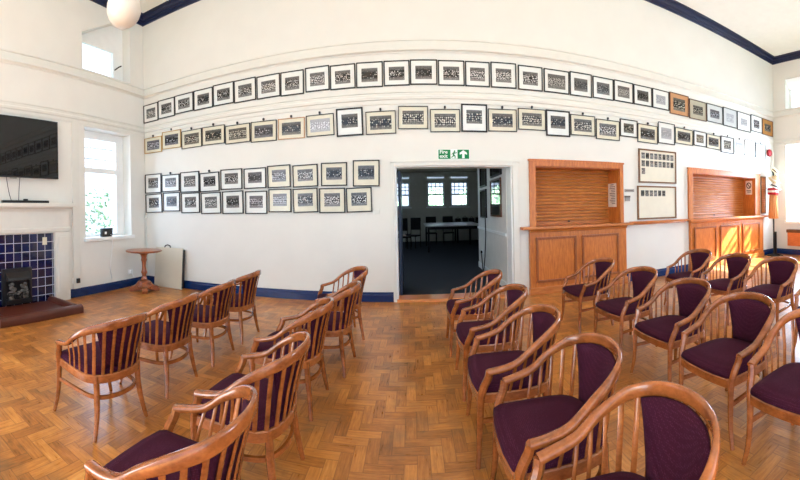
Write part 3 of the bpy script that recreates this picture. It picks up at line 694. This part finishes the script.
# ------------------------------------------------------------------ round pedestal table and folded panel
rt = thing('pedestal_table', 'small round wooden pedestal table in the left corner', 'table', (-4.79, 5.17, 0))
MB().lathe([(.001, .755), (.33, .755), (.352, .762), (.36, .775), (.352, .79), (.33, .795), (.001, .795)], n=48).build('tabletop', M['table_wood'], rt, angle=40)
m = MB(); m.lathe([(.001, .72), (.10, .72), (.11, .755), (.001, .755)], n=24)
m.lathe([(.001, .2), (.055, .2), (.06, .24), (.04, .28), (.045, .32), (.06, .36), (.045, .40), (.038, .48), (.045, .56), (.06, .6), (.05, .64), (.06, .68), (.085, .72), (.001, .72)], n=24)
m.build('column', M['table_wood'], rt, angle=50)
MB().lathe([(.001, .05), (.17, .05), (.18, .09), (.14, .13), (.12, .19), (.07, .21), (.001, .21)], n=8).build('base_block', M['table_wood'], rt)
for k in range(4):
    a = PI/4+k*PI/2; c, s_ = math.cos(a), math.sin(a); m = MB()
    pr = [(.08, .02), (.24, 0), (.29, 0), (.30, .04), (.25, .09), (.18, .11), (.12, .18), (.08, .2)]
    m.loft([[(r_*c-o*s_, r_*s_+o*c, z) for r_, z in pr] for o in (-.05, .05)]); m.build('foot', M['table_wood'], rt)
fp = thing('folded_table', 'pale grey folded table leaning on the back wall behind the round table', 'folding table', (-4.6, 5.68, 0))
fp.rotation_euler = (math.radians(-5), 0, math.radians(-2))
MB().box((-.36, -.035, 0), (.36, -.005, .80), .006).build('front_leaf', M['panel_grey'], fp)
MB().box((-.36, -.003, .004), (.36, .025, .79), .006).build('rear_leaf', M['panel_grey'], fp)
MB().box((.36, -.03, .02), (.385, .02, .77), .004).build('edge_strip', M['blackpl'], fp)
MB().tube([(-.14, -.005, .795), (-.12, -.005, .84), (-.06, -.005, .855), (.0, -.005, .84), (.02, -.005, .795)], .011).build('handle', M['blackpl'], fp, smooth=True)

# ------------------------------------------------------------------ globe lamp
gl = thing('globe_lamp', 'white opal globe pendant lamp at the top left', 'pendant lamp', (-2.50, 2.47, 3.49))
MB().sphere((0, 0, .02), .172, (1, 1, 1.04)).build('globe', M['opal'], gl, smooth=True)
MB().lathe([(.001, .17), (.075, .17), (.08, .2), (.06, .25), (.02, .27), (.001, .27)], n=24).build('gallery', M['white'], gl, smooth=True)
MB().tube([(0, 0, .26), (0, 0, CZ-3.49-.05)], .012).build('rod', M['white'], gl)
MB().lathe([(.001, CZ-3.49-.06), (.03, CZ-3.49-.06), (.06, CZ-3.49-.002), (.001, CZ-3.49-.002)], n=24).build('ceiling_rose', M['white'], gl, smooth=True)

# ------------------------------------------------------------------ right corner: stand with hats and a fringed cloth, bell, heater box
SX, SY = 8.69, 5.56
st = thing('hat_stand', 'black floor stand with flat base in the right corner', 'stand', (SX, SY, 0))
MB().tube([(0, 0, .03), (0, 0, 2.40)], .022).build('pole', M['black'], st)
MB().lathe([(.001, 0), (.20, 0), (.20, .02), (.05, .035), (.03, .08), (.001, .08)], n=28).build('base', M['black'], st)
MB().box((.03, -.06, .06), (.07, .02, .68), .006).build('side_plate', M['blackpl'], st)
for k in range(3):
    a = (-1.6, .35, 3.5)[k]
    MB().tube([(0, 0, .06), (.2*math.cos(a), .2*math.sin(a), .03), (.30*math.cos(a), .30*math.sin(a), .016)], .014).build('foot', M['black'], st)
MB().tube([(0, 0, 2.32), (-.12, -.05, 2.36), (-.15, -.05, 2.42)], .012).build('hook', M['black'], st)
def hat(dx, dy, z, r, tilt, az, mat, band, label, crown=True):
    t = thing('straw_hat', label, 'hat', (SX+dx, SY+dy, z), 0, 'hats on the black stand'); t.rotation_euler = (tilt, 0, az)
    MB().lathe([(.024, 0), (r*.6, .0), (r, -.015), (r*1.0, -.005), (r*.62, .012), (r*.58, .07), (r*.5, .09), (.024, .09)], n=28).build('hat_body', M[mat], t, smooth=True)
    MB().lathe([(r*.615, .012), (r*.635, .014), (r*.615, .05), (r*.59, .05)], n=28).build('hat_band', M[band], t, smooth=True)
hat(0, -.03, 2.38, .17, .75, .5, 'straw', 'frame_brown', 'straw hat with brown band, topmost on the black corner stand')
hat(0, -.03, 2.16, .19, .6, -.2, 'straw', 'whitecloth', 'straw hat with pale band, second from the top on the corner stand')
hat(.02, -.03, 1.96, .2, .4, .3, 'whitecloth', 'black', 'white hat with dark band, lowest hat on the corner stand')
cl = thing('fringed_cloth', 'orange tan hanging cloth with red and white bands on the corner stand', 'cloth', (SX-.045, SY-.02, 0))
def skirt(z0, z1, r0, r1, nf, amp, mat, name):
    m = MB(); n = 96
    m.loft([[(( r0+(r1-r0)*f)*(1+amp*math.cos(nf*2*PI*k/n))*math.cos(2*PI*k/n), (r0+(r1-r0)*f)*(1+amp*math.cos(nf*2*PI*k/n))*math.sin(2*PI*k/n), z0+(z1-z0)*f) for k in range(n)] for f in (0, .33, .66, 1)])
    return m.build(name, M[mat], cl, smooth=True)
skirt(1.78, 1.06, .10, .135, 14, .10, 'tancloth', 'fringe'); skirt(1.92, 1.865, .15, .16, 9, .04, 'redcloth', 'red_band'); skirt(1.865, 1.80, .15, .155, 9, .03, 'whitecloth', 'white_band'); skirt(1.80, 1.735, .155, .145, 9, .04, 'redcloth', 'red_band')
lp = thing('louvre_panel', 'narrow brown slatted panel on the wall between the right hatch and the stand', 'panel', (8.52, D, 1.2))
m = MB(); m.box((-.12, -.03, 0), (-.095, 0, 1.06)); m.box((.095, -.03, 0), (.12, 0, 1.06)); m.box((-.095, -.03, 1.03), (.095, 0, 1.06)); m.box((-.095, -.03, 0), (.095, 0, .03)); m.build('frame', M['frame_oak'], lp)
m = MB(); pr = []
for k in range(16): pr += [(-.008, .03+k*.0625), (-.026, .04+k*.0625), (-.02, .085+k*.0625)]
m.prism(pr+[(0, 1.03), (0, .03)], 'x', -.095, .095); m.build('slats', M['shutter'], lp)
b = thing('alarm_bell', 'round red alarm bell high on the back wall by the right corner', 'bell', (8.80, D, 2.96))
m = MB(); m.lathe([(.001, .02), (.10, .02), (.11, .05), (.09, .09), (.001, .10)], n=24)
for v in m.bm.verts: x, y, z = v.co; v.co = (x, -z, y)
m.build('dome', M['red'], b, smooth=True)
MB().box((-.06, -.02, -.09), (.13, .004, .09), .01).build('base_box', M['black'], b)
tag(MB().box((8.95, D-.06, 2.55), (9.05, D+.004, 3.0), .01).build('junction_box', M['trim']), 'slim cream box mounted upright in the right corner beside the alarm bell', 'box')
hb = thing('wall_heater', 'orange wooden heater box with dark top under the right window', 'heater', (WR, 4.5, .27))
MB().box((-.16, -.75, 0), (-.0, .75, .38), .006).build('casing', M['heater'], hb); MB().box((-.19, -.77, .38), (0, .77, .47), .008).build('top', M['frame_brown'], hb)

# ------------------------------------------------------------------ club armchairs
def catmull(P, n):
    P = [Vector(p) for p in P]; P = [2*P[0]-P[1]]+P+[2*P[-1]-P[-2]]; m = len(P)-3; out = []
    for i in range(n+1):
        u = i/n*m; k = min(int(u), m-1); t = u-k; a, b, c, d = P[k:k+4]
        out.append(.5*((2*b)+(c-a)*t+(2*a-5*b+4*c-d)*t*t+(3*b-a-3*c+d)*t**3))
    return out
RC = [(.270, -.185, .547), (.280, -.11, .562), (.285, -.02, .590), (.286, .08, .664), (.254, .197, .728), (.157, .292, .761), (0, .328, .774)]
RAILP = RC+[(-x, y, z) for x, y, z in RC[-2::-1]]
RAIL = catmull(RAILP, 72)
def resample(P, n):
    L = [0]
    for a, b in zip(P, P[1:]): L.append(L[-1]+(b-a).length)
    out = []
    for i in range(n+1):
        s = L[-1]*i/n; k = max(0, min(len(P)-2, next((j for j in range(len(L)-1) if L[j+1] >= s), len(P)-2)))
        f = (s-L[k])/max(1e-9, L[k+1]-L[k]); out.append(P[k].lerp(P[k+1], min(1, f)))
    return out
RAIL = resample(RAIL, 72)
def at_u(P, u):
    x = u*(len(P)-1); k = min(int(x), len(P)-2); return P[k].lerp(P[k+1], x-k)
# seat frame outline: U from the front left corner round the back
SC = [(.250, -.19), (.256, -.05), (.252, .07), (.225, .165), (.14, .225), (0, .245)]
SEATP = resample(catmull([(x, y, .385) for x, y in SC]+[(-x, y, .385) for x, y in SC[-2::-1]], 60), 60)
OUT = SEATP+[Vector(p+(.385,)) for p in [(-.248, -.225), (-.225, -.252), (-.12, -.268), (0, -.272), (.12, -.268), (.225, -.252), (.248, -.225)]]
def rail_section(P, widths):
    rings = []; n = len(P)
    for i, p in enumerate(P):
        T = (P[min(i+1, n-1)]-P[max(i-1, 0)]).normalized()
        N = Vector((T.y, -T.x, 0)).normalized()
        if N.x*p.x+N.y*(p.y+.02) < 0: N = -N
        U = N.cross(T); U = U if U.z > 0 else -U
        w, h = widths(i/(n-1)); ring = []
        for k in range(14):
            a = 2*PI*k/14; c, s = math.cos(a), math.sin(a)
            e = .62
            ring.append(p+N*(w*math.copysign(abs(c)**e, c))+U*(h*math.copysign(abs(s)**e, s)))
        rings.append(ring)
    return rings
def wid(u):
    d = abs(u-.5)*2          # 1 at the arm tips, 0 at the back
    k = max(0, min(1, (d-.25)/.5)); k = k*k*(3-2*k)
    return (.0125+.0125*k, .030-.014*k)
def strip(pts, w, t_, tang):
    """flat bar through pts, width w along tang, thickness t_"""
    rings = []; pts = [Vector(p) for p in pts]
    for i, p in enumerate(pts):
        T = (pts[min(i+1, len(pts)-1)]-pts[max(i-1, 0)]).normalized(); A = (tang-T*tang.dot(T)).normalized(); B = T.cross(A)
        ww = w[i] if isinstance(w, (list, tuple)) else w; tt = t_[i] if isinstance(t_, (list, tuple)) else t_
        c = .35
        rings.append([p+A*(ww/2*a)+B*(tt/2*b) for a, b in ((1, -c), (1, c), (c, 1), (-c, 1), (-1, c), (-1, -c), (-c, -1), (c, -1))])
    return MB().loft(rings)
def make_chair(label, group):
    t = thing('club_armchair', label, 'armchair', group=group)
    W = M['chair_wood']
    MB().loft(rail_section(RAIL, wid)).build('arm_rail', W, t, smooth=True, angle=60)
    # seat frame
    n = len(OUT); rings = []
    for i, p in enumerate(OUT):
        T = (OUT[(i+1) % n]-OUT[i-1]).normalized(); N = Vector((T.y, -T.x, 0));
        if N.x*p.x+N.y*p.y < 0: N = -N
        q = p-N*.014
        rings.append([q+N*a+Vector((0, 0, b)) for a, b in ((.014, -.026), (.014, .022), (.008, .028), (-.012, .028), (-.014, .022), (-.014, -.026), (0, -.03))])
    MB().loft(rings, closed=True).build('seat_frame', W, t, angle=35)
    # cushion
    m = MB(); cs = []
    for f, z in ((.90, .385), (.955, .412), (.985, .425), (.965, .442), (.9, .455), (.75, .464), (.45, .470), (.12, .472)):
        cs.append([Vector((p.x*f, (p.y+.01)*f-.015, z)) for p in OUT])
    m.loft(cs); m.build('seat', M['purple'], t, smooth=True)
    # spindles
    for k in range(16):
        u = .115+.77*k/15
        top = at_u(RAIL, u); bot = at_u(SEATP, u*1.02-.01); T = (at_u(RAIL, min(1, u+.01))-at_u(RAIL, u-.01)); T.z = 0; T.normalize()
        N = Vector((T.y, -T.x, 0)); N = N if N.x*top.x+N.y*top.y > 0 else -N
        b = bot.copy(); b.z = .41; b -= N*.008
        e = top.copy(); e.z -= .004
        mid = b.lerp(e, .5)-N*.006
        back = abs(u-.5) < .24
        wd = .024 if back else .017
        strip([b, b.lerp(mid, .5), mid, mid.lerp(e, .5), e], wd, .010, T).build('spindle', W, t, angle=40)
    # upholstered back pad, inside the back spindles
    m = MB(); nu, nv = 16, 8; fr, bk = [], []
    for j in range(nv+1):
        v = j/nv; rf, rb = [], []
        for i in range(nu+1):
            hw = .125+.045*v
            u = .5+(i/nu*2-1)*hw
            top = at_u(RAIL, u); bot = at_u(SEATP, u).copy(); top = top.copy(); top.z -= .022; bot.z = .452
            p = bot.lerp(top, v)
            T = at_u(RAIL, u+.01)-at_u(RAIL, u-.01); N = Vector((T.y, -T.x, 0)).normalized(); N = N if N.y > 0 or True else -N
            if N.x*p.x+N.y*p.y < 0: N = -N
            edge = min(1, min(i, nu-i)/2.0)*min(1, min(j, nv-j)/1.2); bul = .014+.018*edge
            rf.append(p-N*(.018+bul)); rb.append(p-N*.018)
        fr.append(rf); bk.append(rb)
    F = [[m.bm.verts.new(p) for p in r] for r in fr]; B = [[m.bm.verts.new(p) for p in r] for r in bk]
    for j in range(nv):
        for i in range(nu):
            m.bm.faces.new((F[j][i], F[j][i+1], F[j+1][i+1], F[j+1][i])); m.bm.faces.new((B[j][i], B[j+1][i], B[j+1][i+1], B[j][i+1]))
    for j in range(nv):
        for i in (0, nu): m.bm.faces.new((F[j][i], F[j+1][i], B[j+1][i], B[j][i]))
    for i in range(nu):
        for j in (0, nv): m.bm.faces.new((F[j][i], F[j][i+1], B[j][i+1], B[j][i]))
    m.build('back_pad', M['purple'], t, smooth=True)
    # legs; the front ones run up into the arm posts
    for s in (1, -1):
        pts = catmull([(s*.272, -.258, 0), (s*.247, -.246, .12), (s*.240, -.236, .26), (s*.242, -.230, .38), (s*.252, -.215, .45), (s*.262, -.188, .51), (s*.270, -.180, .553)], 18)
        ws = [.026+.018*min(1, i/10) for i in range(19)]
        strip(pts, ws, [w*1.0 for w in ws], Vector((1, 0, 0))).build('leg', W, t, angle=40)
        pts = catmull([(s*.232, .222, 0), (s*.200, .205, .14), (s*.186, .188, .27), (s*.186, .183, .405)], 12)
        ws = [.027+.014*min(1, i/7) for i in range(13)]
        strip(pts, ws, ws, Vector((.7, s*.7, 0))).build('leg', W, t, angle=40)
    # curved stretcher from front leg round the back
    S = resample(catmull([(.240, -.232, .25), (.222, -.05, .25), (.196, .12, .25), (.13, .195, .25), (0, .222, .25), (-.13, .195, .25), (-.196, .12, .25), (-.222, -.05, .25), (-.240, -.232, .25)], 48), 40)
    m = MB(); rings = []
    for i, p in enumerate(S):
        T = (S[min(i+1, 40)]-S[max(i-1, 0)]).normalized(); N = Vector((T.y, -T.x, 0))
        rings.append([p+N*a+Vector((0, 0, b)) for a, b in ((.009, -.012), (.009, .012), (-.009, .012), (-.009, -.012))])
    m.loft(rings).build('stretcher', W, t, angle=40)
    return t
CH = [  # x, y, degrees, label
 (-2.067, 1.757, -94.5, 'wooden armchair nearest the camera in the leftmost row, facing the fireplace'),
 (-2.103, 2.482, -87, 'wooden armchair second from the front of the leftmost row, facing the fireplace'),
 (-2.105, 3.195, -87, 'wooden armchair third from the front of the leftmost row, facing the fireplace'),
 (-2.111, 3.854, -89.5, 'wooden armchair at the far end of the leftmost row'),
 (-.906, 1.126, -89, 'nearest wooden armchair of the second row from the left, cut by the bottom edge'),
 (-.906, 1.844, -90, 'wooden armchair second from the front in the second row from the left'),
 (-.960, 2.70, -91, 'wooden armchair in the middle of the second row from the left'),
 (-.845, 3.40, -92, 'wooden armchair second from the far end of the second row from the left'),
 (-.881, 4.237, -68, 'wooden armchair turned aslant at the far end of the second row from the left'),
 (.601, .985, -96, 'wooden armchair nearest the camera right of the aisle, cut by the bottom edge'),
 (.643, 1.620, -93, 'wooden armchair second from the front in the row just right of the aisle'),
 (.615, 2.292, -92.5, 'wooden armchair in the middle of the row just right of the aisle'),
 (.630, 3.030, -90.7, 'wooden armchair second from the doorway in the row just right of the aisle'),
 (.619, 3.860, -92, 'wooden armchair closest to the doorway in the row just right of the aisle'),
 (2.123, 4.047, -90, 'wooden armchair before the first bar counter, far end of the fourth row from the left'),
 (2.126, 3.182, -88, 'wooden armchair second from the far end of the fourth row from the left'),
 (2.065, 2.366, -91, 'wooden armchair in the middle of the fourth row from the left'),
 (1.948, 1.638, -93.5, 'wooden armchair second from the front of the fourth row from the left'),
 (1.869, .975, -91.6, 'wooden armchair at the front of the fourth row, cut by the right edge'),
 (3.684, 3.838, -91, 'wooden armchair at the far end of the rightmost row, before the white wall'),
 (3.646, 3.090, -93, 'wooden armchair before the sunlit bar counter, second from the far end of the rightmost row'),
 (3.689, 2.404, -91, 'wooden armchair third from the far end of the rightmost row, before the corner stand'),
 (3.40, 1.52, -90, 'wooden armchair at the front of the rightmost row, only its arm in the frame'),
]
GRP = 'plum upholstered armchairs set out in rows'
first = make_chair(CH[0][3], GRP)
kids = list(first.children)
for i, (x, y, a, lb) in enumerate(CH):
    if i == 0: r = first
    else:
        r = first.copy(); COL.objects.link(r); r['label'] = lb
        for c in kids:
            d = c.copy(); COL.objects.link(d); d.parent = r
    r.location = (x, y, 0); r.rotation_euler = (0, 0, math.radians(a))

# ------------------------------------------------------------------ outside: pale shrubs beyond the windows, lawn
def shrub(c, r, n, label, seed, stems=5):
    q = random.Random(seed); t = thing('shrub', label, 'shrub', (c[0], c[1], 0)); m = MB()
    for k in range(n):
        d = Vector((q.gauss(0, 1), q.gauss(0, 1), q.gauss(0, 1))).normalized()*q.random()**.4
        p = Vector((d.x*r[0], d.y*r[1], c[2]+d.z*r[2])); s = .05+.05*q.random()
        a = Vector((q.gauss(0, 1), q.gauss(0, 1), q.gauss(0, .6))).normalized(); b = a.orthogonal().normalized()
        vs = [m.bm.verts.new(p+v) for v in (-a*s, b*s*.45, a*s, -b*s*.45)]; m.bm.faces.new(vs)
    tag(m.build('foliage', M['leaf'], t), kind='stuff')
    if not stems: return
    m = MB()
    for k in range(stems): m.tube([(q.gauss(0, .08), q.gauss(0, .08), -.1), (q.gauss(0, r[0]*.4), q.gauss(0, r[1]*.4), c[2])], .02, 6)
    m.build('stem', M['leaf'], t)
shrub((-8.8, 7.5, 1.2), (.7, .9, 1.3), 330, 'pale green shrub seen through the left window', 2, 0)
for k, x in enumerate((-1.6, 1.2, 3.4)):
    shrub((x, 19.5+.4*k, 1.7), (1.0, .6, 1.0), 1100, ['pale green shrub outside the left far window', 'pale green shrub outside the middle far window', 'pale green shrub outside the right far window'][k], 11+k)
shrub((10.7, 4.45, 3.35), (.5, .6, .7), 130, 'pale leafy bush outside the right window', 21, 3)
struct(MB().box((-16, -14, -.3), (22, 30, -.12)), 'ground', plain('lawn', srgb(84, 92, 74), .9, .1))

# ------------------------------------------------------------------ light
w = bpy.data.worlds.new('sky'); scene.world = w; w.use_nodes = True
bg = w.node_tree.nodes['Background']; bg.inputs[0].default_value = (1.0, .99, .965, 1); bg.inputs[1].default_value = 1.8
def lamp(name, kind, loc, rot, energy, col=(1, 1, 1), **k):
    l = bpy.data.lights.new(name, kind); l.energy = energy; l.color = col
    for a, v in k.items(): setattr(l, a, v)
    o = bpy.data.objects.new(name, l); o.location = loc; o.rotation_euler = rot; COL.objects.link(o); return o
for i_, p_ in enumerate(((-2.5, 1.2, 4.6), (1.5, 1.2, 4.6), (5.2, 2.2, 4.6))):
    lamp('added_top_fill', 'POINT', p_, (0, 0, 0), 20, (1, .98, .95), shadow_soft_size=.45)  # added fill lights for brightness from above, no fitting at these spots
lamp('dim_room_fill', 'POINT', (-1.7, 9.0, 2.9), (0, 0, 0), 90, (1, .98, .92), shadow_soft_size=.3)  # added fill lamp that brightens the far room, no fixture there
sd = Vector((-1.5, .62, -1.45)).normalized()
lamp('sun', 'SUN', (12, 0, 8), sd.to_track_quat('-Z', 'Y').to_euler(), 85.0, (1, .94, .85), angle=.02)
lamp('right_window_light', 'AREA', (WR+.6, 4.45, 2.4), (0, math.radians(90), 0), 420, (1, .98, .95), shape='RECTANGLE', size=2.6, size_y=1.9)
lamp('left_window_light', 'AREA', (WL-.6, 4.75, 2.4), (0, math.radians(-90), 0), 50, (1, 1, 1), shape='RECTANGLE', size=2.4, size_y=1.3)

# ------------------------------------------------------------------ camera: stitched cylindrical panorama
F, XC, YC, PITCH, ROLL = 360.5, 412.5, 209.6, .0031, -.0197
cam = bpy.data.cameras.new('camera'); co = bpy.data.objects.new('camera', cam); COL.objects.link(co)
cam.type = 'PANO'; cam.panorama_type = 'CENTRAL_CYLINDRICAL'
cam.central_cylindrical_range_u_min = -XC/F; cam.central_cylindrical_range_u_max = (800-XC)/F
cam.central_cylindrical_range_v_min = -(480-YC)/F; cam.central_cylindrical_range_v_max = YC/F
cam.central_cylindrical_radius = 1.0
cam.clip_start = .05; cam.clip_end = 200
Rr = Matrix.Rotation(ROLL, 3, 'Y') @ Matrix.Rotation(PITCH, 3, 'X')
Mx = Rr.transposed() @ Matrix(((1, 0, 0), (0, 0, -1), (0, 1, 0)))
co.matrix_world = Matrix.Translation((0, 0, 1.5)) @ Mx.to_4x4()
scene.camera = co
scene.view_settings.view_transform = 'Standard'
scene.view_settings.look = 'None'
scene.view_settings.exposure = -0.06
scene.view_settings.use_white_balance = True
scene.view_settings.white_balance_temperature = 4880
scene.view_settings.white_balance_tint = 8
scene.cycles.use_denoising = True
scene.cycles.max_bounces = 8; scene.cycles.diffuse_bounces = 5; scene.cycles.transparent_max_bounces = 12
